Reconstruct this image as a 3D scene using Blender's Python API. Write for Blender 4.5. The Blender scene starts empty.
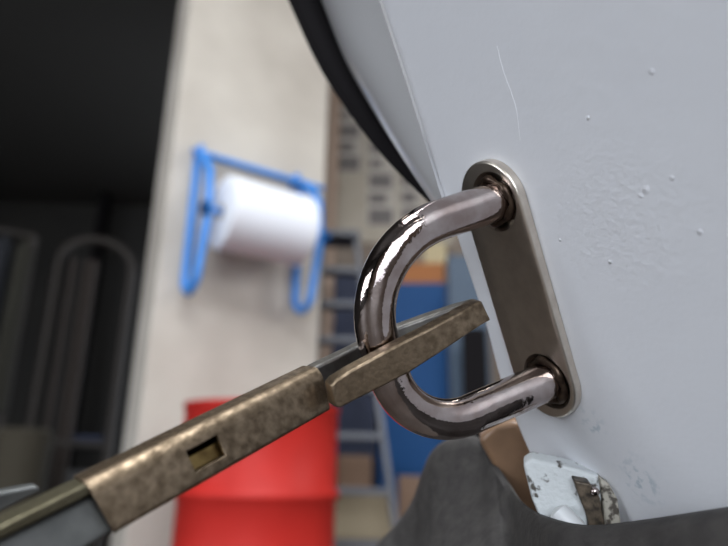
import bpy, bmesh, math, random
from mathutils import Vector, Matrix
random.seed(7)
sc = bpy.context.scene
C = sc.collection
# ------------------------------------------------------------------ camera
F, CX, CY = 630.0, 364.0, 273.0
EYE = Vector((0, 0, 0.65))
U = Vector((.019, -.955, .295)).normalized()
Yc = (Vector((0, 0, 1)) - U * U.z).normalized()
Xc = Yc.cross(U)
def cv(v):                       # camera direction (right, down, forward) -> world direction
    v = Vector(v); return Vector((v.dot(Xc), v.dot(Yc), v.dot(U)))
cam = bpy.data.objects.new('camera', bpy.data.cameras.new('camera')); C.objects.link(cam)
rx, dn, fw = cv((1, 0, 0)), cv((0, 1, 0)), cv((0, 0, 1))
cam.matrix_world = Matrix(((rx.x, -dn.x, -fw.x, EYE.x), (rx.y, -dn.y, -fw.y, EYE.y), (rx.z, -dn.z, -fw.z, EYE.z), (0, 0, 0, 1)))
cam.data.sensor_width = 36; cam.data.lens = 36 * F / 728
cam.data.clip_start = .005; cam.data.clip_end = 100
cam.data.dof.use_dof = True; cam.data.dof.focus_distance = .152; cam.data.dof.aperture_fstop = 10.5
sc.camera = cam
sc.view_settings.view_transform = 'Standard'; sc.view_settings.look = 'None'
sc.view_settings.gamma = 1; sc.view_settings.use_curve_mapping = False
sc.view_settings.exposure = 0.27
# ------------------------------------------------------------------ sky and daylight through the open workshop door
w = bpy.data.worlds.new('sky'); sc.world = w; w.use_nodes = True
w.node_tree.nodes['Background'].inputs[0].default_value = (.80, .88, 1, 1)
w.node_tree.nodes['Background'].inputs[1].default_value = 2.5
def area(name, loc, target, sx, sy, power, col):
    l = bpy.data.lights.new(name, 'AREA'); l.shape = 'RECTANGLE'; l.size = sx; l.size_y = sy; l.energy = power; l.color = col
    o = bpy.data.objects.new(name, l); C.objects.link(o); o.location = loc
    o.rotation_euler = (Vector(target) - Vector(loc)).to_track_quat('-Z', 'Y').to_euler(); return o
area('door_daylight', (-.6, -4.6, 1.9), (-.6, 0, 1.2), 3.2, 2.8, 95, (.93, .96, 1))
area('added_skylight_fill', (.3, -.4, 3.58), (.3, -.4, 0), 3.4, 1.6, 125, (.95, .98, 1))  # unseen overhead fill, added to brighten the upward metal faces
area('added_left_fill', (-4.9, -1.6, 1.7), (0, 0, .9), 2.8, 1.5, 75, (.93, .96, 1))  # unseen fill from the left, added to brighten the white panel
area('window_daylight', (3.1, 1.2, 2.4), (0, 1.6, 1.7), 1.4, 1.0, 26, (1, .97, .92))
TUBES = [(-.55, 1.3, 3.3), (.85, 1.6, 3.3), (-.1, -2.6, 3.3)]
# ------------------------------------------------------------------ helpers
def V(px, py, z): return EYE + cv(((px - CX) / F * z, (py - CY) / F * z, z))
def ray(px, py): return cv(((px - CX) / F, (py - CY) / F, 1)).normalized()
def hit(px, py, p, n):
    r = ray(px, py); return EYE + r * ((Vector(p) - EYE).dot(n) / r.dot(n))
def at(px, py, r):               # the point on the pixel's ray at horizontal distance r
    d = ray(px, py); return EYE + d * (r / math.hypot(d.x, d.y))

def mat(name, col, rough=.5, metal=0, col2=None, scale=40, bump=0, bscale=200, contrast=(.35, .65), rough2=None, spec=None, coord='Object', detail=5, trans=0):
    m = bpy.data.materials.new(name); m.use_nodes = True; nt = m.node_tree; b = nt.nodes['Principled BSDF']
    b.inputs['Base Color'].default_value = (*col, 1); b.inputs['Roughness'].default_value = rough; b.inputs['Metallic'].default_value = metal
    if spec is not None: b.inputs['Specular IOR Level'].default_value = spec
    if trans: b.inputs['Transmission Weight'].default_value = trans
    tc = nt.nodes.new('ShaderNodeTexCoord')
    if col2 or rough2 is not None:
        n = nt.nodes.new('ShaderNodeTexNoise'); n.inputs['Scale'].default_value = scale; n.inputs['Detail'].default_value = detail
        nt.links.new(tc.outputs[coord], n.inputs['Vector'])
        r = nt.nodes.new('ShaderNodeValToRGB'); r.color_ramp.elements[0].position = contrast[0]; r.color_ramp.elements[1].position = contrast[1]
        r.color_ramp.elements[0].color = (*col, 1); r.color_ramp.elements[1].color = (*(col2 or col), 1)
        nt.links.new(n.outputs[0], r.inputs[0]); nt.links.new(r.outputs[0], b.inputs['Base Color'])
        if rough2 is not None:
            mr = nt.nodes.new('ShaderNodeMapRange'); mr.inputs[3].default_value = rough; mr.inputs[4].default_value = rough2
            mr.inputs[1].default_value = contrast[0]; mr.inputs[2].default_value = contrast[1]
            nt.links.new(n.outputs[0], mr.inputs[0]); nt.links.new(mr.outputs[0], b.inputs['Roughness'])
    if bump:
        n2 = nt.nodes.new('ShaderNodeTexNoise'); n2.inputs['Scale'].default_value = bscale; n2.inputs['Detail'].default_value = 4
        nt.links.new(tc.outputs[coord], n2.inputs['Vector'])
        bp = nt.nodes.new('ShaderNodeBump'); bp.inputs['Strength'].default_value = 1; bp.inputs['Distance'].default_value = bump
        nt.links.new(n2.outputs[0], bp.inputs['Height']); nt.links.new(bp.outputs[0], b.inputs['Normal'])
    return m

def link_obj(name, me, m, parent=None, mw=None):
    o = bpy.data.objects.new(name, me); C.objects.link(o)
    if m: me.materials.append(m)
    if parent: o.parent = parent
    if mw is not None: o.matrix_world = mw
    return o
def obj(name, bm, m, parent=None, mw=None, smooth=True, bevel=0, seg=2, angle=35):
    bmesh.ops.remove_doubles(bm, verts=bm.verts, dist=1e-7)
    bmesh.ops.recalc_face_normals(bm, faces=bm.faces)
    me = bpy.data.meshes.new(name); bm.to_mesh(me); bm.free()
    o = link_obj(name, me, m, parent, mw)
    for p in me.polygons: p.use_smooth = smooth
    if bevel:
        md = o.modifiers.new('bevel', 'BEVEL'); md.width = bevel; md.segments = seg; md.limit_method = 'ANGLE'; md.angle_limit = math.radians(angle)
    if smooth:
        try: me.set_sharp_from_angle(angle=math.radians(50))
        except Exception: pass
    return o
def thing(name, label, cat, loc=(0, 0, 0), group=None, mw=None):
    o = bpy.data.objects.new(name, None); C.objects.link(o); o.empty_display_size = .02
    if mw is not None: o.matrix_world = mw
    else: o.location = loc
    return tag(o, label, cat, group)
def tag(o, label, cat, group=None):
    o['label'] = label; o['category'] = cat
    if group: o['group'] = group
    return o
def struct(o): o['kind'] = 'structure'; return o
def loc_of(t, p): return t.matrix_basis.inverted() @ Vector(p)
def box(bm, lo, hi, M=Matrix()):
    vs = [bm.verts.new(M @ Vector((x, y, z))) for x in (lo[0], hi[0]) for y in (lo[1], hi[1]) for z in (lo[2], hi[2])]
    for f in ((0, 1, 3, 2), (4, 6, 7, 5), (0, 4, 5, 1), (2, 3, 7, 6), (0, 2, 6, 4), (1, 5, 7, 3)): bm.faces.new([vs[i] for i in f])
def frames(pts, closed=False):
    n = len(pts); T = []
    for i in range(n):
        a = pts[(i - 1) % n] if (closed or i) else pts[i]; b = pts[(i + 1) % n] if (closed or i < n - 1) else pts[i]
        T.append((b - a).normalized())
    up = Vector((0, 0, 1)) if abs(T[0].z) < .9 else Vector((1, 0, 0))
    N = (up - T[0] * up.dot(T[0])).normalized(); out = []
    for t in T:
        N = (N - t * N.dot(t)).normalized(); out.append((t, N, t.cross(N)))
    return out
def tube(bm, pts, r, seg=16, closed=False, caps=True, prof=None):
    pts = [Vector(p) for p in pts]; fr = frames(pts, closed); rings = []
    for i, p in enumerate(pts):
        rr = r[i] if isinstance(r, (list, tuple)) else r; t, N, B = fr[i]
        rings.append([bm.verts.new(p + (N * math.cos(a) + B * math.sin(a)) * rr) for a in [2 * math.pi * k / seg for k in range(seg)]])
    m = len(rings)
    for i in range(m if closed else m - 1):
        a, b = rings[i], rings[(i + 1) % m]
        for k in range(seg): bm.faces.new((a[k], a[(k + 1) % seg], b[(k + 1) % seg], b[k]))
    if caps and not closed: bm.faces.new(rings[0][::-1]); bm.faces.new(rings[-1])
def lathe(bm, prof, seg=40, M=Matrix(), closed=False):
    rings = [[bm.verts.new(M @ Vector((r * math.cos(2 * math.pi * k / seg), r * math.sin(2 * math.pi * k / seg), z))) for k in range(seg)] for r, z in prof]
    n = len(rings)
    for i in range(n if closed else n - 1):
        a, b = rings[i], rings[(i + 1) % n]
        for k in range(seg): bm.faces.new((a[k], a[(k + 1) % seg], b[(k + 1) % seg], b[k]))
    if not closed:
        if prof[0][0] > 1e-6: bm.faces.new(rings[0][::-1])
        if prof[-1][0] > 1e-6: bm.faces.new(rings[-1])
def prism(bm, pts2, z0, z1, M=Matrix()):
    a = [bm.verts.new(M @ Vector((x, y, z0))) for x, y in pts2]; b = [bm.verts.new(M @ Vector((x, y, z1))) for x, y in pts2]
    n = len(a); bm.faces.new(a[::-1]); bm.faces.new(b)
    for i in range(n): bm.faces.new((a[i], a[(i + 1) % n], b[(i + 1) % n], b[i]))
def cells(bm, us, hs, ds, full, fn):
    """solid made of the filled cells of a grid, only its outer skin, mapped through fn(u, h, d)"""
    vm = {}
    def v(i, j, k):
        if (i, j, k) not in vm: vm[(i, j, k)] = bm.verts.new(fn(us[i], hs[j], ds[k]))
        return vm[(i, j, k)]
    nx, ny, nz = len(us) - 1, len(hs) - 1, len(ds) - 1
    F_ = lambda i, j, k: 0 <= i < nx and 0 <= j < ny and 0 <= k < nz and full(i, j, k)
    for i in range(nx):
        for j in range(ny):
            for k in range(nz):
                if not F_(i, j, k): continue
                for (di, dj, dk, q) in ((-1, 0, 0, ((0,0,0),(0,0,1),(0,1,1),(0,1,0))), (1, 0, 0, ((1,0,0),(1,1,0),(1,1,1),(1,0,1))),
                                        (0, -1, 0, ((0,0,0),(1,0,0),(1,0,1),(0,0,1))), (0, 1, 0, ((0,1,0),(0,1,1),(1,1,1),(1,1,0))),
                                        (0, 0, -1, ((0,0,0),(0,1,0),(1,1,0),(1,0,0))), (0, 0, 1, ((0,0,1),(1,0,1),(1,1,1),(0,1,1)))):
                    if not F_(i + di, j + dj, k + dk): bm.faces.new([v(i + a, j + b, k + c) for a, b, c in q])
def catmull(P, n=8):
    P = [Vector(p) for p in P]; Q = [P[0] * 2 - P[1]] + P + [P[-1] * 2 - P[-2]]; out = []
    for i in range(1, len(Q) - 2):
        for k in range(n):
            t = k / n; a, b, c, d = Q[i - 1:i + 3]
            out.append(.5 * ((2 * b) + (c - a) * t + (2 * a - 5 * b + 4 * c - d) * t * t + (3 * b - a - 3 * c + d) * t ** 3))
    return out + [P[-1]]
def boolean(o, cutters):
    for c in cutters:
        md = o.modifiers.new('cut', 'BOOLEAN'); md.object = c; md.operation = 'DIFFERENCE'; md.solver = 'EXACT'
    bpy.context.view_layer.update(); dg = bpy.context.evaluated_depsgraph_get()
    me = bpy.data.meshes.new_from_object(o.evaluated_get(dg)); o.modifiers.clear(); o.data = me
    for c in cutters: bpy.data.objects.remove(c)
    for p in me.polygons: p.use_smooth = True
    me.set_sharp_from_angle(angle=math.radians(30))

# ------------------------------------------------------------------ materials
M_floor = mat('concrete_floor', (.042, .033, .027), .6, col2=(.065, .053, .044), scale=3)
M_ceil = mat('ceiling_sheet', (.045, .042, .038), .7)
M_wall = mat('cream_wall', (.54, .50, .445), .7, col2=(.42, .38, .335), scale=2.2)
M_wallw = mat('workshop_wall_paint', (.26, .21, .17), .7, col2=(.20, .155, .12), scale=2)
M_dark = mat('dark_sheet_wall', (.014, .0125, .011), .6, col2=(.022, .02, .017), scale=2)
M_blue = mat('blue_painted_wire', (.045, .25, .70), .4)
M_paper = mat('paper', (.78, .80, .86), .85)
M_red = mat('red_drum_paint', (.50, .024, .018), .5, col2=(.43, .02, .015), scale=6, spec=.25)
M_alu = mat('aluminium', (.11, .115, .13), .55, .3)
M_black = mat('black_rubber', (.007, .006, .007), .8, spec=.12)
M_navy = mat('navy_plastic', (.008, .016, .05), .6)
M_bluep = mat('blue_plastic', (.002, .06, .20), .5, spec=.2)
M_lblue = mat('pale_blue_sheet', (.055, .09, .14), .5)
M_orange = mat('orange_card', (.36, .12, .02), .6)
M_beige = mat('beige_card', (.34, .28, .19), .8)
M_brown = mat('brown_paint', (.20, .12, .075), .6)
M_print = mat('grey_print', (.17, .155, .15), .8)
M_cloth = mat('dark_cloth', (.012, .013, .013), .9)

# ------------------------------------------------------------------ workshop shell
def wallbox(name, lo, hi, m):
    bm = bmesh.new(); box(bm, lo, hi); return struct(obj(name, bm, m, smooth=False))
wallbox('floor', (-5, -5.2, -.1), (4, 7.2, 0), M_floor)
bm = bmesh.new(); cells(bm, [-5, -1.4, 2.0, 4], [-5.2, -1.2, .4, 7.2], [3.6, 3.7], lambda i, j, k: not (i == 1 and j == 1), lambda a, b, c: Vector((a, b, c)))
struct(obj('ceiling', bm, M_ceil, smooth=False))
bm = bmesh.new(); cells(bm, [-1.4, -1.34, -.2, -.14, .74, .8, 1.94, 2.0], [-1.2, -1.14, .34, .4], [3.62, 3.68], lambda i, j, k: j != 1 or i in (0, 2, 4, 6), lambda a, b, c: Vector((a, b, c)))
struct(obj('window_added_roof', bm, M_alu, smooth=False))  # frame of the roof opening added for the overhead fill
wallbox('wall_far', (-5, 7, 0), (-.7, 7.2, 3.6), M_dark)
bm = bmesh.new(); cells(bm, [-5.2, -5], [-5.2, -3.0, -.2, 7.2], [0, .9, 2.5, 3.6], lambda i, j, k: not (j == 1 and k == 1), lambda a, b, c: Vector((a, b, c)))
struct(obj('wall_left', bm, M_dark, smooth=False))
bm = bmesh.new(); cells(bm, [-5.12, -5.05], [-3.0, -2.94, -1.63, -1.57, -.26, -.2], [.9, .96, 2.44, 2.5], lambda i, j, k: k != 1 or j in (0, 2, 4), lambda a, b, c: Vector((a, b, c)))
struct(obj('window_added_left', bm, M_alu, smooth=False))  # frame of the opening added in the left wall for the panel fill
wallbox('wall_back', (-.75, 4.5, 0), (4, 4.7, 3.6), M_wallw)
# right wall with a window opening
bm = bmesh.new(); cells(bm, [4, 4.2], [-5.2, .4, 2.0, 7.2], [0, 1.7, 3.0, 3.6], lambda i, j, k: not (j == 1 and k == 1), lambda a, b, c: Vector((a, b, c)))
struct(obj('wall_right', bm, M_wallw, smooth=False))
bm = bmesh.new(); cells(bm, [4.05, 4.12], [.4, .46, 1.17, 1.23, 1.94, 2.0], [1.7, 1.76, 2.94, 3.0], lambda i, j, k: k != 1 or j in (0, 2, 4), lambda a, b, c: Vector((a, b, c)))
struct(obj('window_1', bm, M_alu, smooth=False))
# wall behind the camera with the open vehicle door
bm = bmesh.new(); cells(bm, [-5.2, -2.4, 1.2, 4.2], [-5.2, -5], [0, 3.3, 3.6], lambda i, j, k: not (i == 1 and k == 0), lambda a, b, c: Vector((a, b, c)))
struct(obj('wall_front', bm, M_wallw, smooth=False))
bm = bmesh.new()
cells(bm, [-2.48, -2.4, 1.2, 1.28], [-5.0, -4.95], [0, 3.3, 3.38], lambda i, j, k: not (i == 1 and k == 0), lambda a, b, c: Vector((a, b, c)))
struct(obj('door_1', bm, M_alu, smooth=False))

# fluorescent ceiling lamps
M_tube = bpy.data.materials.new('lamp_tube_glow'); M_tube.use_nodes = True
b_ = M_tube.node_tree.nodes['Principled BSDF']; b_.inputs['Emission Color'].default_value = (1, .96, .9, 1); b_.inputs['Emission Strength'].default_value = 9
M_lampbody = mat('white_enamel', (.7, .7, .68), .4)
for i, (x, y, z) in enumerate(TUBES):
    t = thing('ceiling_lamp', ['twin tube ceiling lamp left of the car, above the paper roll', 'twin tube ceiling lamp on the ceiling right above the white panel', 'twin tube ceiling lamp nearest the open workshop door'][i], 'lamp', (x, y, z), 'workshop ceiling lamps')
    bm = bmesh.new(); box(bm, (-.65, -.09, .06), (.65, .09, .12)); box(bm, (-.03, -.03, .12), (.03, .03, .25)); obj('lamp_body', bm, M_lampbody, t, smooth=False)
    for s in (-.05, .05):
        bm = bmesh.new(); tube(bm, [(-.6, s, .035), (.6, s, .035)], .018, 12); obj('tube', bm, M_tube, t)

# ------------------------------------------------------------------ pillar
az = lambda px, py: math.atan2(ray(px, py).x, ray(px, py).y)
FA = math.radians(56)
D = Vector((math.sin(FA), math.cos(FA), 0)); N = Vector((D.y, -D.x, 0)); Z = Vector((0, 0, 1))
P1 = at(160, 250, 2.6); P1.z = 0
Pr = hit(322, 250, P1, N); PW = (Pr - P1).dot(D)
MP = Matrix(((D.x, -N.x, 0, P1.x), (D.y, -N.y, 0, P1.y), (0, 0, 1, 0), (0, 0, 0, 1)))     # local x along the face, y into the wall
bm = bmesh.new(); box(bm, (0, 0, 0), (PW, .20, 3.6)); 
o = obj('wall_pillar', bm, M_wall, mw=MP, smooth=False, bevel=.006); struct(o)
def face(px, py, off=0):         # point `off` in front of the pillar face -> pillar-local coordinates
    p = hit(px, py, P1 + N * off, N); return MP.inverted() @ p

# paper roll and its blue wire holder
RR = .152
ca, cb = face(217, 216, .24), face(306, 232, .24)
x0, x1 = ca.x, cb.x; zc = (ca.z + cb.z) / 2 + .01
ztop = (face(206, 156, .06).z + face(325, 190, .06).z) / 2
hld = thing('paper_roll_holder', 'blue wire holder on the cream pillar carrying the paper roll', 'roll holder', mw=MP @ Matrix.Translation((x0, 0, zc)))
bm = bmesh.new(); zt = ztop - zc; W = x1 - x0
tube(bm, [(-.06, -.07, zt), (W + .17, -.07, zt)], .014, 10); tube(bm, [(-.06, -.02, zt + .03), (W + .17, -.02, zt + .03)], .011, 10)
box(bm, (-.045, -.075, zt - .012), (-.025, 0, zt + .04)); box(bm, (W + .025, -.075, zt - .012), (W + .045, 0, zt + .04))
obj('top_bar', bm, M_blue, hld)
for sx, dz in ((-.035, 0), (W + .075, 0)):
    bm = bmesh.new(); zb = -.31
    pts = [(sx, -.03, zt), (sx, -.03, zb + .07)] + [(sx, -.03 - .075 * (1 - math.cos(a)), zb + .07 - .07 * math.sin(a)) for a in [math.pi * k / 10 for k in range(1, 10)]] + [(sx, -.18, zb + .07), (sx, -.235, 0), (sx, -.20, zt * .6), (sx, -.07, zt)]
    tube(bm, pts, .018, 10); obj('side_frame', bm, M_blue, hld)
bm = bmesh.new(); tube(bm, [(-.055, -.24, 0), (W + .09, -.24, 0)], .012, 10)
obj('axle', bm, M_blue, hld)
for sx in (-.065, W + .08):
    bm = bmesh.new(); tube(bm, [(sx, -.24, 0), (sx + .025, -.24, 0)], .03, 14); obj('end_knob', bm, M_bluep, hld)
roll = thing('paper_roll', 'large white roll of wiping paper held in the blue wire holder', 'paper roll', mw=MP @ Matrix.Translation((x0, -.24, zc)))
MX = Matrix.Rotation(math.pi / 2, 4, 'Y')
bm = bmesh.new(); lathe(bm, [(.032, .015), (RR - .006, .015), (RR, .02), (RR, W - .02), (RR - .006, W - .015), (.032, W - .015)], 48, MX, closed=True)
obj('paper', bm, M_paper, roll)
bm = bmesh.new(); lathe(bm, [(.026, .012), (.0315, .012), (.0315, W - .012), (.026, W - .012)], 24, MX, closed=True); obj('cardboard_core', bm, M_beige, roll)

# brown downpipe at the right side of the pillar
pp = at(333, 130, 3.75)
bm = bmesh.new(); tube(bm, [(pp.x, pp.y, 0), (pp.x, pp.y, 3.6)], .045, 20)
for z in (.6, 1.5, 2.4, 3.3): lathe(bm, [(.045, -.02), (.052, -.02), (.052, .02), (.045, .02)], 20, Matrix.Translation((pp.x, pp.y, z)), closed=True)
tag(obj('downpipe', bm, mat('tan_pipe_paint', (.33, .24, .185), .6)), 'brown vertical pipe standing just right of the cream pillar', 'pipe')

# ------------------------------------------------------------------ red drum
dc = at(261, 440, 2.3); R = .266; H = .850
t = thing('oil_drum', 'red steel oil drum standing on the floor before the cream pillar', 'drum', (dc.x, dc.y, 0))
prof = [(R - .01, 0), (R + .004, .004), (R + .004, .018), (R, .024)]
for z in (.28, .56): prof += [(R, z - .022), (R + .010, z - .010), (R + .014, z), (R + .010, z + .010), (R, z + .022)]
prof += [(R, H - .024), (R + .005, H - .018), (R + .005, H), (R - .006, H), (R - .008, H - .018), (0.0001, H - .018)]
bm = bmesh.new(); lathe(bm, prof, 64); obj('drum_body', bm, M_red, t)
for a, r in ((.8, .032), (3.9, .018)):
    bm = bmesh.new(); lathe(bm, [(r, 0), (r, .008), (r * .8, .012), (.0001, .012)], 20, Matrix.Translation((math.cos(a) * .19, math.sin(a) * .19, H - .0175))); obj('bung', bm, M_alu, t)

# ------------------------------------------------------------------ wall notices, ladder, cabinets right of the pillar
def yawbox(name, label, cat, px0, px1, py_top, dist, depth, m, yaw=0, z0=0, group=None, bevel=.006, parent=None, pyref=None):
    a, b = at(px0, pyref or py_top, dist), at(px1, pyref or py_top, dist); c = (a + b) / 2; wd = (b - a).length
    zt_ = at((px0 + px1) / 2, py_top, dist).z
    Mw = Matrix.Translation((c.x, c.y, z0)) @ Matrix.Rotation(-math.atan2(c.x, c.y) + yaw, 4, 'Z')
    bm = bmesh.new(); box(bm, (-wd / 2, 0, 0), (wd / 2, depth, zt_ - z0)); o = obj(name, bm, m, mw=Mw, smooth=False, bevel=bevel)
    return tag(o, label, cat, group), wd, zt_, Mw
WY = 4.5
def onwall(px, py, off=0): return hit(px, py, (0, WY - off, 0), Vector((0, -1, 0)))
bp0, bp1 = onwall(322, 45), onwall(442, 245)
bm = bmesh.new(); box(bm, (bp0.x - .2, WY - .021, bp1.z), (bp1.x + .1, WY - .001, bp0.z + .15))
tag(obj('notice_board', bm, mat('pale_board', (.46, .41, .34), .7, col2=(.40, .35, .28), scale=3), smooth=False), 'pale notice board on the wall behind the paper roll', 'notice board')
for (a, b, c, d, lab, rows) in ((338, 92, 362, 172, 'grey printed sheet on the pale board, nearest the pillar', 5), (368, 138, 396, 226, 'sheet with dark print on the pale board, just left of the metal loop', 5), (400, 170, 424, 226, 'partly hidden sheet on the pale board, below the black rubber seal', 3)):
    q0, q1 = onwall(a, b, .023), onwall(c, d, .023)
    t = thing('wall_sheet', lab, 'notice', ((q0.x + q1.x) / 2, WY - .0225, q1.z), 'printed sheets on the board'); ww, hh = (q1.x - q0.x) / 2, q0.z - q1.z
    bm = bmesh.new(); box(bm, (-ww, -.001, 0), (ww, 0, hh)); obj('sheet', bm, M_wall, t, smooth=False)
    bm = bmesh.new()
    for k in range(rows):
        z = hh * (k + .5) / rows; e = hh / rows * (.44, .30, .40, .22, .42)[k]; f = ww * (.85, .62, .80, .45, .74)[k]
        box(bm, (-ww * .85, -.002, z - e), (-ww * .85 + f * 2 * .97, -.001, z + e))
    obj('print_blocks', bm, M_print, t, smooth=False)
# step ladder
def p_at(px, py, r): return at(px, py, r)
tp_l, tp_r = at(322, 236, 3.2), at(356, 240, 3.2)
bt_l, bt_r = at(300, 546, 2.95), at(398, 546, 2.95)
def toz0(a, b): return b + (b - a) * (b.z / (a.z - b.z))
bl, br = toz0(tp_l, bt_l), toz0(tp_r, bt_r)
lad = thing('step_ladder', 'grey aluminium step ladder behind the red drum', 'ladder', ((bl + br) / 2))
O = (bl + br) / 2
for a, b in ((tp_l, bl), (tp_r, br)):
    bm = bmesh.new(); d = (b - a).normalized(); s = Vector((1, 0, 0)); q = d.cross(s).normalized()
    Mr = Matrix(((s.x, q.x, d.x, a.x - O.x), (s.y, q.y, d.y, a.y - O.y), (s.z, q.z, d.z, a.z), (0, 0, 0, 1)))
    box(bm, (-.014, -.035, 0), (.014, .035, (b - a).length), Mr); obj('side_rail', bm, M_alu, lad, smooth=False, bevel=.003)
for py in (268, 304, 341, 390, 437, 490, 540, 600):
    k = (at(350, py, 3.1).z - bl.z) / (tp_l.z - bl.z); a, b = bl.lerp(tp_l, k), br.lerp(tp_r, k)
    bm = bmesh.new(); d = (b - a).normalized(); Mr = Matrix.Translation(a - O) @ Matrix.Rotation(math.atan2(d.y, d.x), 4, 'Z')
    box(bm, (0, -.04, -.015), ((b - a).length, .05, .015), Mr); obj('tread', bm, M_alu, lad, smooth=False, bevel=.003)
bm = bmesh.new(); a, b = tp_l - O, tp_r - O; box(bm, (a.x - .02, min(a.y, b.y) - .05, a.z - .01), (b.x + .02, a.y + .16, a.z + .02)); obj('top_platform', bm, M_alu, lad, smooth=False, bevel=.004)
for a, b in ((tp_l, bl), (tp_r, br)):
    bm = bmesh.new(); tube(bm, [a - O + Vector((0, .09, 0)), b - O + Vector((0, .30, .012))], .012, 10); obj('rear_leg', bm, M_alu, lad)
# cabinet stack seen through the loop
cab, wd, zt_, Mw = yawbox('storage_cabinet', 'blue cabinet on the floor seen through the metal loop', 'cabinet', 380, 447, 283, 4.0, .35, M_bluep, pyref=320)
yawbox('cardboard_box', 'orange box lying on top of the blue cabinet', 'box', 384, 444, 263, 4.03, .28, M_orange, z0=zt_ + .0005, pyref=275)
yawbox('carton', 'cream carton on top of the orange box seen through the loop', 'box', 424, 446, 243, 4.08, .18, mat('cream_card', (.55, .46, .28), .8), z0=at(414, 263, 4.03).z + .004, pyref=252)
yawbox('panel_sheet', 'pale blue upright sheet right of the blue cabinet', 'sheet', 449, 490, 255, 3.6, .06, M_lblue, yaw=.2, pyref=330)
yawbox('storage_box', 'black box standing in front of the pale blue sheet', 'box', 462, 487, 328, 3.35, .15, M_black, pyref=350)
yawbox('tool_chest', 'navy blue chest on the floor behind the ladder', 'chest', 316, 376, 268, 4.0, .35, M_navy, pyref=400)
yawbox('waste_bin', 'brown bin on the floor behind the ladder, right of the red drum', 'bin', 336, 372, 455, 3.6, .22, M_brown, pyref=480, bevel=.02)
yawbox('carton', 'beige carton on the floor at the foot of the ladder', 'box', 333, 392, 492, 3.35, .2, M_beige, pyref=520)
yawbox('carton', 'brown copper coloured carton beside the beige carton near the ladder foot', 'box', 398, 424, 476, 3.5, .2, M_brown, pyref=520)

# ------------------------------------------------------------------ dark side of the workshop, left of the pillar
def tube_frame(bm, pts, r): tube(bm, pts, r, 10)
a, b = at(52, 300, 4.6), at(128, 300, 4.6); ztp = at(90, 236, 4.6).z
cw = (b - a).length; cc = (a + b) / 2
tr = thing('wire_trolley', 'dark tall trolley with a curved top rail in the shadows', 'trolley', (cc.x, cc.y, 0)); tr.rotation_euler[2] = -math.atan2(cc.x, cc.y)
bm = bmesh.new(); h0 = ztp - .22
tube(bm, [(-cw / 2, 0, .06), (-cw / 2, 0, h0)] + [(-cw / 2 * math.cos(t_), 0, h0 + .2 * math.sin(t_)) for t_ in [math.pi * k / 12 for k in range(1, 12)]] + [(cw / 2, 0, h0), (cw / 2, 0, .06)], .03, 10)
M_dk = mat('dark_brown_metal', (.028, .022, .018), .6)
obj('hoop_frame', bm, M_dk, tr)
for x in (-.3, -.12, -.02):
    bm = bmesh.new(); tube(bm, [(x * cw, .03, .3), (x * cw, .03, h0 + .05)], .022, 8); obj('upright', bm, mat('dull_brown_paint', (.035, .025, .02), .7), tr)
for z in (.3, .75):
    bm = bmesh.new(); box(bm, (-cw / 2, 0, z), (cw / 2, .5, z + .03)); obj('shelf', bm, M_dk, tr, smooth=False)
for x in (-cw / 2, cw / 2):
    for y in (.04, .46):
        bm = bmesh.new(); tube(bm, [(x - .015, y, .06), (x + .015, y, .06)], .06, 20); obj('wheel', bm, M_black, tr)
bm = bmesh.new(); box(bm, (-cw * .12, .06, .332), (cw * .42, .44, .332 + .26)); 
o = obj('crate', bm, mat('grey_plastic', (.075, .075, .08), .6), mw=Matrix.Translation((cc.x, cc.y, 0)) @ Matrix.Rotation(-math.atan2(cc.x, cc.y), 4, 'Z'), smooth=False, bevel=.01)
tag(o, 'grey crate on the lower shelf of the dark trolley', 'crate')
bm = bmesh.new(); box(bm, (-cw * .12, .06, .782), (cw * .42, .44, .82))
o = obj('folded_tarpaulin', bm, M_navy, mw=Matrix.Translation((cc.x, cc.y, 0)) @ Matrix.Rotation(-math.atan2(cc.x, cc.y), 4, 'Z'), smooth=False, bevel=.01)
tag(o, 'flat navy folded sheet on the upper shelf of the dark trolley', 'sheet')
# steel frame of the hall
q = at(40, 60, 6.2)
bm = bmesh.new()
for k in (-.09, .075): box(bm, (-4.9, 6.3, q.z + k), (-.9, 6.5, q.z + k + .015))
box(bm, (-4.9, 6.39, q.z - .09), (-.9, 6.41, q.z + .09)); tag(obj('roof_beam', bm, M_dk, smooth=False), 'dark steel beam high across the dark back of the hall', 'beam')
q = at(80, 150, 6.6)
bm = bmesh.new(); box(bm, (q.x - .05, 6.6, 0), (q.x + .05, 6.62, 3.6)); box(bm, (q.x - .006, 6.62, 0), (q.x + .006, 6.72, 3.6)); box(bm, (q.x - .05, 6.72, 0), (q.x + .05, 6.74, 3.6))
tag(obj('steel_column', bm, M_black, smooth=False), 'black steel column against the dark far wall', 'column')
q = at(52, 14, 5.0)
t = thing('ceiling_lamp', 'unlit grey hanging lamp high in the dark back of the hall', 'lamp', q)
bm = bmesh.new(); box(bm, (-.13, -.5, 0), (.13, .5, .08)); obj('lamp_body', bm, mat('dull_grey', (.09, .09, .085), .6), t, smooth=False, bevel=.01)
for y in (-.35, .35):
    bm = bmesh.new(); tube(bm, [(0, y, .07), (0, y, 3.6 - q.z)], .008, 8); obj('hanger_rod', bm, M_dk, t)
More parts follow.
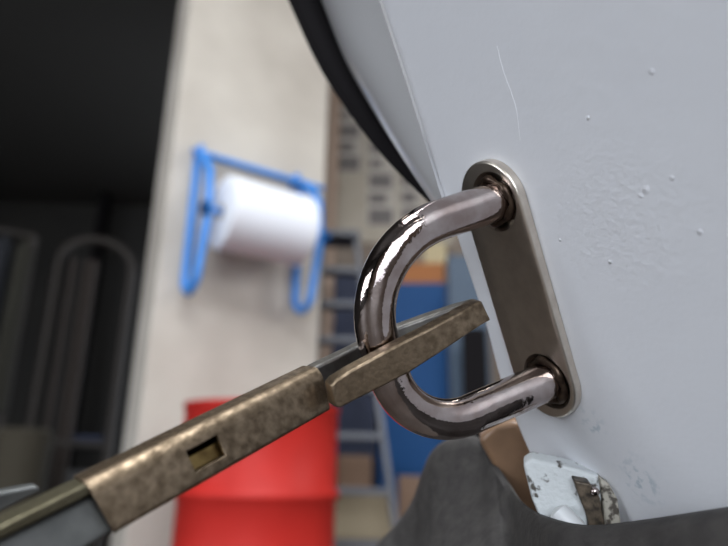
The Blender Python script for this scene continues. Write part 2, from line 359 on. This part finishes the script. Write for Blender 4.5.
# coats hanging on a rail
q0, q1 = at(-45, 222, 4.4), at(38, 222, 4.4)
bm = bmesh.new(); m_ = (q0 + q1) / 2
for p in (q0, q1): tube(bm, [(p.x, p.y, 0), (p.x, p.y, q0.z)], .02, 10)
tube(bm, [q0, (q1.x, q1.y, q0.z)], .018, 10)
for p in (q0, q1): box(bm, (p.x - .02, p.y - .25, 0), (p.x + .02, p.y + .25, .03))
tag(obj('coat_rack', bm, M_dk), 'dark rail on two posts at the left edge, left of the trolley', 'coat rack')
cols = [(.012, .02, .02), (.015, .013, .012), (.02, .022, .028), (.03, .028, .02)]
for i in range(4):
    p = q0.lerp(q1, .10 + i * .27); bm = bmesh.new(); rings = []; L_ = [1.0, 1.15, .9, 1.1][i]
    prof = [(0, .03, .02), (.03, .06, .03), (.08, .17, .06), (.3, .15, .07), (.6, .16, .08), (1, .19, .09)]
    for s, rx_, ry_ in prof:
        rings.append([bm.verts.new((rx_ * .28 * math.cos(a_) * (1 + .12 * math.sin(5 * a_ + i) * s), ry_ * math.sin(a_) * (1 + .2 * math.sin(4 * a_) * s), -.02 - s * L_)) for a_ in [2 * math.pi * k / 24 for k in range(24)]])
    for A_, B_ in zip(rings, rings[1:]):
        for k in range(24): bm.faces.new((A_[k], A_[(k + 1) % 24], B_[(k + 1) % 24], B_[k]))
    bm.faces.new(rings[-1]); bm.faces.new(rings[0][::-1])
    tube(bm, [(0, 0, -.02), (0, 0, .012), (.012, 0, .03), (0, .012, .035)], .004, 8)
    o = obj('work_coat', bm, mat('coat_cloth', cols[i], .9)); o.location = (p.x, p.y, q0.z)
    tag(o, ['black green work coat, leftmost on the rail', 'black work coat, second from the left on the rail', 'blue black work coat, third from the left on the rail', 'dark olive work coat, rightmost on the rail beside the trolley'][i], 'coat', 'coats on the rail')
q = at(18, 470, 4.0)
bm = bmesh.new(); lathe(bm, [(.10, 0), (.13, .02), (.15, at(18, 432, 4.0).z), (.12, at(18, 430, 4.0).z + .01), (.0001, at(18, 430, 4.0).z + .02)], 24, Matrix.Translation((q.x, q.y, 0)))
tag(obj('sack', bm, mat('dull_sack', (.05, .042, .028), .9)), 'dull beige sack on the floor at the left, below the coats', 'sack')

# ------------------------------------------------------------------ the vehicle's white panel and the striker loop (pose in millimetres fitted to the view)
Rm = Matrix(((-0.4632, 0.3079, -0.8310), (0.0301, 0.9426, 0.3324), (0.8857, 0.1289, -0.4460)))
tc_ = Vector((41.15, 4.40, 163.03)) * .001
cols_ = [cv(Rm.col[i]).normalized() for i in range(3)]
ex, ey = cols_[0], cols_[1]; ez = ex.cross(ey).normalized(); ey = ez.cross(ex)
org = EYE + cv(tc_)
ML = Matrix(((ex.x, ey.x, ez.x, org.x), (ex.y, ey.y, ez.y, org.y), (ex.z, ey.z, ez.z, org.z), (0, 0, 0, 1)))   # x left, y down along the plate, z out of the panel
MLi = ML.inverted()
def onpanel(px, py): return MLi @ hit(px, py, org, ez)
# paint
M_panel = mat('white_car_paint', (.70, .715, .75), .42)
nt = M_panel.node_tree; b_ = nt.nodes['Principled BSDF']; tcn = nt.nodes['Texture Coordinate'] if 'Texture Coordinate' in nt.nodes else nt.nodes.new('ShaderNodeTexCoord')
def noise(scale, det=3):
    n = nt.nodes.new('ShaderNodeTexNoise'); n.inputs['Scale'].default_value = scale; n.inputs['Detail'].default_value = det; nt.links.new(tcn.outputs['Object'], n.inputs['Vector']); return n
def math_n(op, a, b=None, c=None):
    n = nt.nodes.new('ShaderNodeMath'); n.operation = op
    for i, v in enumerate((a, b, c)):
        if v is None: continue
        if isinstance(v, (int, float)): n.inputs[i].default_value = v
        else: nt.links.new(v, n.inputs[i])
    return n.outputs[0]
def blob(px, py, r):             # a soft spot on the panel around a point, object space
    p = onpanel(px, py); n = nt.nodes.new('ShaderNodeVectorMath'); n.operation = 'DISTANCE'; nt.links.new(tcn.outputs['Object'], n.inputs[0]); n.inputs[1].default_value = p
    mr = nt.nodes.new('ShaderNodeMapRange'); mr.interpolation_type = 'SMOOTHSTEP'; mr.inputs[1].default_value = 0; mr.inputs[2].default_value = r; mr.inputs[3].default_value = 1; mr.inputs[4].default_value = 0
    nt.links.new(n.outputs['Value'], mr.inputs[0]); return mr.outputs[0]
h = math_n('MULTIPLY', noise(260, 2).outputs[0], .5)
h = math_n('ADD', h, math_n('MULTIPLY', noise(900, 2).outputs[0], .14))
for (px, py, r) in ((646, 190, .0011), (641, 196, .0006), (588, 118, .0006), (700, 232, .0007), (652, 72, .0006), (560, 240, .0005), (672, 178, .0006), (610, 262, .0006)):
    h = math_n('ADD', h, math_n('MULTIPLY', blob(px, py, r), 1.1))
# orange-peel patch
nz = noise(700, 2); cr = math_n('GREATER_THAN', nz.outputs[0], .6); mask = blob(615, 215, .03)
h = math_n('ADD', h, math_n('MULTIPLY', math_n('MULTIPLY', nz.outputs[0], mask), .9))
bpn = nt.nodes.new('ShaderNodeBump'); bpn.inputs['Distance'].default_value = .00022; bpn.inputs['Strength'].default_value = 1
nt.links.new(h, bpn.inputs['Height']); nt.links.new(bpn.outputs[0], b_.inputs['Normal'])
# bluish stains of old paint
def mixc(fac, c1, c2):
    n = nt.nodes.new('ShaderNodeMix'); n.data_type = 'RGBA'
    nt.links.new(fac, n.inputs[0])
    for i, c in ((6, c1), (7, c2)):
        if isinstance(c, tuple): n.inputs[i].default_value = (*c, 1)
        else: nt.links.new(c, n.inputs[i])
    return n.outputs[2]
st = noise(420, 4); st2 = math_n('MULTIPLY', math_n('SUBTRACT', st.outputs[0], .5), 7)
st3 = nt.nodes.new('ShaderNodeClamp'); nt.links.new(st2, st3.inputs[0])
fac = math_n('MULTIPLY', st3.outputs[0], math_n('MAXIMUM', blob(592, 424, .006), blob(640, 480, .009)))
col = mixc(math_n('MULTIPLY', fac, .8), (.70, .715, .75), (.33, .42, .48))
ws = noise(60, 3); wsr = math_n('MULTIPLY', ws.outputs[0], .25)
col = mixc(wsr, col, (.60, .61, .66)); nt.links.new(col, b_.inputs['Base Color'])

edge_px = [(225, -460), (292, -260), (352, -80), (378, 0), (401, 70), (437, 182), (455, 240), (482, 322), (497, 378), (516, 428), (534, 470), (552, 515), (575, 575)]
E2 = [onpanel(*p) for p in edge_px]
panel = thing('car_body_panel', 'white painted sloping car panel filling the right side', 'car panel', mw=ML)
bm = bmesh.new(); XR = -.30; T1, T2 = .0007, .0016
rows = []
for e in catmull([Vector((p.x, p.y, 0)) for p in E2], 6):
    r = [Vector((XR, e.y, 0)), Vector((XR * .6 + e.x * .4, e.y, 0)), Vector((e.x - .004, e.y, 0)), Vector((e.x - .0022, e.y, -.0001))]
    for k in range(1, 7):
        a_ = math.pi / 2 * k / 6; r.append(Vector((e.x - .0022 + .0022 * math.sin(a_), e.y, -.0023 + .0022 * math.cos(a_))))
    r += [Vector((e.x, e.y, -.010)), Vector((e.x - .0015, e.y, -.0125)), Vector((XR, e.y, -.0125))]
    rows.append([bm.verts.new(v) for v in r])
for A_, B_ in zip(rows, rows[1:]):
    for k in range(len(A_)): bm.faces.new((A_[k], A_[(k + 1) % len(A_)], B_[(k + 1) % len(A_)], B_[k]))
bm.faces.new(rows[0]); bm.faces.new(rows[-1][::-1])
obj('panel_sheet', bm, M_panel, panel)
# fine raised paint run / scratch
M_scr = mat('paint_run', (.76, .77, .80), .42)
pts = [onpanel(*p) + Vector((0, 0, .00002)) for p in ((497, 46), (503, 70), (511, 92), (516, 108), (518, 122), (520, 140))]
bm = bmesh.new(); tube(bm, catmull(pts, 5), .00007, 6); obj('paint_run', bm, M_scr, panel)

# glossy curved shoulder beyond the panel edge, with a black rubber seal
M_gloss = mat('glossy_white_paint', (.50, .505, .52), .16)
ctrl_in = [((228, -440), 205), ((292, -260), 198), ((350, -90), 190), ((379, 0), 186), ((402, 70), 182), ((424, 140), 179), ((440, 192), 177), ((452, 228), 176)]
ctrl_out = [((160, -440), 350), ((232, -260), 325), ((290, -90), 300), ((323, 0), 282), ((346, 60), 265), ((379, 115), 248), ((410, 157), 232), ((440, 194), 218)]
ctrl_seal = [((135, -440), 353), ((208, -260), 328), ((268, -90), 303), ((306, 0), 285), ((335, 65), 267), ((370, 120), 250), ((403, 162), 234), ((438, 199), 220)]
ci = catmull([V(p[0], p[1], z * .001) for p, z in ctrl_in], 6); co = catmull([V(p[0], p[1], z * .001) for p, z in ctrl_out], 6); cs = catmull([V(p[0], p[1], z * .001) for p, z in ctrl_seal], 6)
sh = thing('curved_body_shoulder', 'glossy grey white curved bodywork beyond the panel edge, top centre', 'car bodywork', tuple(co[-1]))
bm = bmesh.new(); rows = []; NB = 12
for i, (a, b) in enumerate(zip(ci, co)):
    fade = min(1, .3 + .7 * (len(ci) - 1 - i) / 33); r1 = []; 
    for k in range(NB + 1):
        t_ = k / NB; r1.append(a.lerp(b, t_) + ez * .009 * fade * math.sin(math.pi * t_) - co[-1])
    r2 = [p - ez * .004 + fw * .001 for p in r1[::-1]]
    rows.append([bm.verts.new(p) for p in r1 + r2])
for A_, B_ in zip(rows, rows[1:]):
    for k in range(len(A_)): bm.faces.new((A_[k], A_[(k + 1) % len(A_)], B_[(k + 1) % len(A_)], B_[k]))
bm.faces.new(rows[0]); bm.faces.new(rows[-1][::-1]); obj('bodywork_shell', bm, M_gloss, sh)
bm = bmesh.new(); n_ = len(co); tube(bm, [p - co[-1] for p in cs], [min(.0082, .0024 + .0058 * (n_ - 1 - i) / 33) for i in range(n_)], 18)
# drip lip along the seal
tube(bm, [p - co[-1] - rx * min(.0056, .0015 + .0041 * (n_ - 1 - i) / 33) + dn * .001 for i, p in enumerate(cs)], [min(.0036, .0013 + .0023 * (n_ - 1 - i) / 33) for i in range(n_)], 12)
obj('rubber_seal', bm, M_black, sh)

# striker: base plate and bent bar
def metal(name, c1, c2, r1, r2, scale, bump, bscale, con=(.35, .65)):
    return mat(name, c1, r1, 1, col2=c2, scale=scale, bump=bump, bscale=bscale, rough2=r2, contrast=con)
M_plate = metal('brushed_nickel', (.64, .58, .51), (.72, .66, .58), .33, .28, 260, .00002, 1500)
M_chrome = metal('polished_nickel', (.36, .29, .27), (.52, .455, .435), .05, .10, 160, .00030, 150)
M_weld = mat('heat_stained_metal', (.035, .022, .016), .35, .8, col2=(.10, .07, .05), scale=500)
st_ = thing('striker_loop', 'shiny metal U shaped loop on an oval plate fixed to the white panel', 'metal loop', mw=ML)
Lp, Wp, Tp = .070, .0218, .0026
r_ = Wp / 2; out = []
for k in range(25): a_ = math.pi * k / 24; out.append((r_ * math.cos(a_), (Lp / 2 - r_) + r_ * math.sin(a_)))
for k in range(25): a_ = math.pi + math.pi * k / 24; out.append((r_ * math.cos(a_), -(Lp / 2 - r_) + r_ * math.sin(a_)))
S, DD, R1, R2 = .0486, .0414, .0240, .0165; ox, lx, ly = -.00183, .197, -.0204
bm = bmesh.new(); prism(bm, out, 0.0001, Tp)
pl = obj('base_plate', bm, M_plate, st_)
bmv = bmesh.new(); bmv.from_mesh(pl.data)
ed = [e for e in bmv.edges if all(abs(v.co.z - Tp) < 1e-6 for v in e.verts)]
bmesh.ops.bevel(bmv, geom=ed, offset=.0007, segments=4, affect='EDGES', profile=.5); bmv.to_mesh(pl.data); bmv.free()
cut = []
for s in (-1, 1):
    bm = bmesh.new(); lathe(bm, [(.0056, Tp - .0020), (.0064, Tp - .0014), (.0076, Tp - .0003), (.0082, Tp + .001)], 48, Matrix.Translation((ox, s * S / 2, 0)))
    c_ = obj('cutter', bm, None, mw=ML); cut.append(c_)
bpy.context.view_layer.update(); boolean(pl, cut)
h_ = S / 2; cl = []
for k in range(8): cl.append((0, -h_, .0006 + (DD - R1 - .0006) * k / 8))
for k in range(17): a_ = math.pi / 2 * k / 16; cl.append((0, -h_ + R1 - R1 * math.cos(a_), DD - R1 + R1 * math.sin(a_)))
for k in range(1, 4): cl.append((0, -h_ + R1 + (S - R1 - R2) * k / 4, DD))
for k in range(17): a_ = math.pi / 2 * k / 16; cl.append((0, h_ - R2 + R2 * math.sin(a_), DD - R2 + R2 * math.cos(a_)))
for k in range(1, 9): cl.append((0, h_, DD - R2 + (.0006 - DD + R2) * k / 8))
cl = [Vector((ox + lx * max(0, z - Tp), y + ly * (z - Tp), z)) for _, y, z in cl]
bm = bmesh.new(); tube(bm, cl, .0050, 40)
ob = obj('bent_bar', bm, M_chrome, st_)
for s in (-1, 1):
    bm = bmesh.new(); pts = []
    for k in range(28):
        a_ = 2 * math.pi * k / 28; rr = .0056 + .0003 * math.sin(3 * a_ + s) + .0002 * math.sin(7 * a_)
        pts.append((ox + .0002 + rr * math.cos(a_), s * S / 2 + rr * math.sin(a_), Tp - .0004))
    tube(bm, pts, [(.0011 if s > 0 else .0009) + .0003 * math.sin(k * 1.3) for k in range(28)], 10, closed=True); obj('weld_bead', bm, M_weld, st_)

# ------------------------------------------------------------------ pliers gripping the loop
M_tool = metal('worn_tool_steel', (.12, .088, .058), (.27, .205, .14), .52, .34, 520, .00010, 1100)
M_toolg = metal('grey_tool_steel', (.13, .125, .118), (.20, .19, .175), .48, .38, 300, .00003, 900)
M_hand = mat('satin_grey_handle', (.085, .088, .085), .45, .5, col2=(.13, .132, .128), scale=200)
M_brass = metal('brassy_inner_lever', (.14, .09, .035), (.26, .18, .07), .35, .3, 400, .00003, 900)
dvec = cv(Vector((-.65, .05, .70)).normalized()); dj = cv(Vector((-.45, -.12, .80)).normalized())
pl0 = V(200, 447, .122)
pliers = thing('pliers', 'worn brown steel pliers reaching from lower left and gripping the metal loop', 'pliers', tuple(pl0))
def hexmap(TL, TR, BR, BL):      # each (px, py, z in mm) on the front face
    q = [V(p[0], p[1], p[2] * .001) - pl0 for p in (TL, TR, BR, BL)]
    return lambda u, h, d: (q[3].lerp(q[2], u)).lerp(q[0].lerp(q[1], u), h) + dvec * d
body = hexmap((86, 483, 108.5), (321, 367, 143), (331, 411, 142), (116, 535, 107.5))
# hollow folded channel with a square window in its front
bm = bmesh.new()
us = [0, .335, .465, 1]; hs = [0, .03, .07, .12, .27, .70, .74, .80, .86, .91, .95, .98, 1]; DB = .0068; ds = [0, .0012, .0055, DB]
def rounded(u, h, d):            # folded sheet: rounded towards the top and a little towards the bottom
    t_ = max(0, (h - .70) / .30); b_ = max(0, (.12 - h) / .12)
    sh_ = .0026 * (1 - math.sqrt(max(0, 1 - t_ * t_))) + .0010 * (1 - math.sqrt(max(0, 1 - b_ * b_)))
    return body(u, h, sh_ + d * (DB - sh_) / DB)
cells(bm, us, hs, ds, lambda i, j, k: (k == 0 and not (i == 1 and j == 4)) or (k == 2) or j == 0 or j >= 8, rounded)
obj('channel_body', bm, M_tool, pliers, bevel=.0003, seg=2, angle=50)
bm = bmesh.new(); cells(bm, [0.02, .98], [.16, .52], [.0022, .0050], lambda i, j, k: True, body); obj('inner_lever', bm, M_brass, pliers, bevel=.0004)
bm = bmesh.new(); cells(bm, [.0, 1], [0, 1], [0, .006], lambda i, j, k: True, hexmap((-70, 561, 92), (87, 484, 108.6), (91, 495, 108.6), (-70, 574, 92)))
obj('channel_flange', bm, metal('yellowed_steel', (.13, .115, .075), (.20, .18, .12), .52, .44, 300, .00003, 900), pliers, bevel=.0004)
bm = bmesh.new(); cells(bm, [.0, 1], [0, 1], [0, .0042], lambda i, j, k: True, hexmap((-60, 568, 94), (92, 494, 110.2), (118, 531, 109.5), (-40, 625, 92)))
obj('handle', bm, M_hand, pliers, bevel=.0012, seg=4)
bm = bmesh.new(); cells(bm, [.0, .93, 1], [0, .5, 1], [0, .0035], lambda i, j, k: True, hexmap((-70, 506, 112), (38, 485, 122), (42, 491, 122), (-70, 548, 112)))
obj('handle', bm, M_hand, pliers, bevel=.0009, seg=4)
# jaws: the near one in front of the bar, the far one behind it, meeting at the tip
def jaw(rows, thick):
    bm = bmesh.new(); R_ = []
    for (xt, yt, xb, yb, z) in rows:
        a, b = V(xt, yt, z * .001) - pl0, V(xb, yb, z * .001) - pl0
        R_.append([bm.verts.new(v) for v in (a, a + dj * thick, b + dj * thick, b)])
    for A_, B_ in zip(R_, R_[1:]):
        for k in range(4): bm.faces.new((A_[k], A_[(k + 1) % 4], B_[(k + 1) % 4], B_[k]))
    bm.faces.new(R_[0]); bm.faces.new(R_[-1][::-1]); return bm
nb = jaw([(331, 386, 335, 407, 136.5), (336, 380, 341, 408, 136.8), (352, 370, 358, 399, 138), (376, 357, 382, 387, 139.6), (402, 343, 409, 373, 141.2), (430, 329, 437, 355, 143.4), (456, 315, 464, 337, 145.8), (473, 305, 482, 325, 148), (481, 301, 491, 320, 149.5)], .0036)
obj('near_jaw', nb, M_tool, pliers, bevel=.0004, seg=3, angle=25)
fb = jaw([(312, 369, 320, 396, 144.2), (324, 363, 332, 392, 146.5), (345, 353, 352, 382, 153), (365, 343, 372, 372, 157), (394, 329, 401, 358, 158.6), (430, 316, 437, 344, 157), (460, 306, 467, 332, 155), (482, 300, 490, 318, 153)], .0036)
obj('far_jaw', fb, M_toolg, pliers, bevel=.0006, seg=3, angle=25)

# ------------------------------------------------------------------ dark rubber bumper below
M_bump = mat('dark_grey_bumper', (.024, .021, .020), .75, col2=(.042, .038, .035), scale=220, bump=.0003, bscale=600)
sil = [((350, 580), 262), ((373, 548), 258), ((396, 524), 254), ((412, 500), 250), ((422, 472), 246), ((432, 451), 242), ((450, 438), 236), ((476, 436), 226), ((493, 455), 214), ((509, 482), 202), ((526, 505), 176), ((552, 518), 158), ((590, 525), 149), ((640, 520), 141), ((700, 511), 131), ((770, 500), 122), ((850, 486), 110)]
prof = [((0, 170), 20), ((0, 60), 18), ((0, 22), 12), ((0, 6), 5), ((0, 0), 0), ((0, 3), -4), ((0, 14), -8), ((2, 50), -12), ((0, 95), -26), ((0, 240), -55)]  # unseen front is extended to give the loop a dark reflection
org_b = V(500, 500, .2)
bmp = []
sl = catmull([Vector((p[0], p[1], z)) for p, z in sil], 5)
bm = bmesh.new(); rows = []
for s in sl:
    rows.append([bm.verts.new(V(s.x + dx, s.y + dy, (s.z + dz) * .001) - org_b) for (dx, dy), dz in prof])
for A_, B_ in zip(rows, rows[1:]):
    for k in range(len(A_)): bm.faces.new((A_[k], A_[(k + 1) % len(A_)], B_[(k + 1) % len(A_)], B_[k]))
bm.faces.new(rows[0]); bm.faces.new(rows[-1][::-1])
o = obj('bumper', bm, M_bump); o.location = org_b; tag(o, 'dark grey rough bumper running along the bottom under the white panel', 'bumper')

# brown wedge between the loop and the hinge
M_amb = mat('brown_glossy_plastic', (.22, .13, .075), .35, col2=(.16, .095, .055), scale=80)
wq = [(478, 440, 208), (494, 426, 206), (517, 420, 204), (526, 432, 203), (535, 470, 202), (556, 520, 200), (520, 520, 202), (500, 478, 206)]
wo = V(515, 470, .205); bm = bmesh.new(); A_ = [bm.verts.new(V(x, y, z * .001) - wo) for x, y, z in wq]; B_ = [bm.verts.new(V(x, y, z * .001) + fw * .012 + rx * .002 - wo) for x, y, z in wq]
bm.faces.new(A_); bm.faces.new(B_[::-1])
for k in range(len(A_)): bm.faces.new((A_[k], B_[k], B_[(k + 1) % len(A_)], A_[(k + 1) % len(A_)]))
o = obj('lamp_wedge', bm, M_amb, bevel=.002, seg=4); o.location = wo; tag(o, 'brown glossy wedge under the loop, between dark bumper and white panel', 'wedge')

# chipped white hinge bracket at the foot of the panel
M_chip = mat('chipped_white_paint', (.50, .53, .54), .4, col2=(.05, .042, .032), scale=260, contrast=(.57, .63), bump=.0004, bscale=500)
M_rust = mat('rusty_steel', (.022, .017, .012), .5, .4, col2=(.13, .10, .07), scale=500)
M_old = mat('worn_cream_paint', (.34, .32, .27), .5, col2=(.05, .04, .03), scale=420, contrast=(.50, .60))
hb0 = V(570, 495, .165)
hb = thing('hinge_bracket', 'small chipped white hinge bracket at the foot of the white panel', 'hinge', tuple(hb0))
def slab(name, pts, ext, m, bev=.0008):
    bm = bmesh.new(); A_ = [bm.verts.new(V(x, y, z * .001) - hb0) for x, y, z in pts]; B_ = [bm.verts.new(v.co + ext) for v in A_]
    bm.faces.new(A_); bm.faces.new(B_[::-1])
    for k in range(len(A_)): bm.faces.new((A_[k], B_[k], B_[(k + 1) % len(A_)], A_[(k + 1) % len(A_)]))
    return obj(name, bm, m, hb, bevel=bev, seg=3)
slab('leaf_plate', [(523, 465, 168), (531, 459, 168), (565, 466, 165), (598, 476, 161), (608, 486, 160), (588, 532, 158), (545, 532, 164), (532, 500, 167)], cv((.0015, -.0006, .006)), M_chip)
slab('side_flange', [(600, 478, 159), (609, 484, 158.5), (618, 500, 157.5), (623, 536, 156), (606, 536, 157), (603, 505, 158)], cv((.001, 0, .007)), M_old, .0005)
slab('broken_edge', [(574, 481, 158.8), (590, 484, 158), (600, 498, 157.3), (607, 535, 156), (590, 538, 157), (587, 516, 158), (581, 501, 158.5)], cv((.0005, -.0003, .004)), M_rust, .0004)
bm = bmesh.new(); a_, b2 = V(558, 512, .1600) - hb0, V(572, 528, .1575) - hb0
tube(bm, [a_ + (a_ - b2) * .22, a_ + (a_ - b2) * .12, a_, b2, b2 + (b2 - a_) * .6], [.0006, .0019, .0028, .0032, .0030], 24); obj('hinge_knuckle', bm, mat('white_enamel_paint', (.60, .62, .63), .35), hb)
bm = bmesh.new(); lathe(bm, [(.0011, 0), (.0011, .0008), (.0006, .0013), (.0001, .0014)], 16, Matrix.Translation(V(594, 491, .1578) - hb0) @ (-fw).to_track_quat('Z', 'Y').to_matrix().to_4x4()); obj('screw_head', bm, M_chrome, hb)
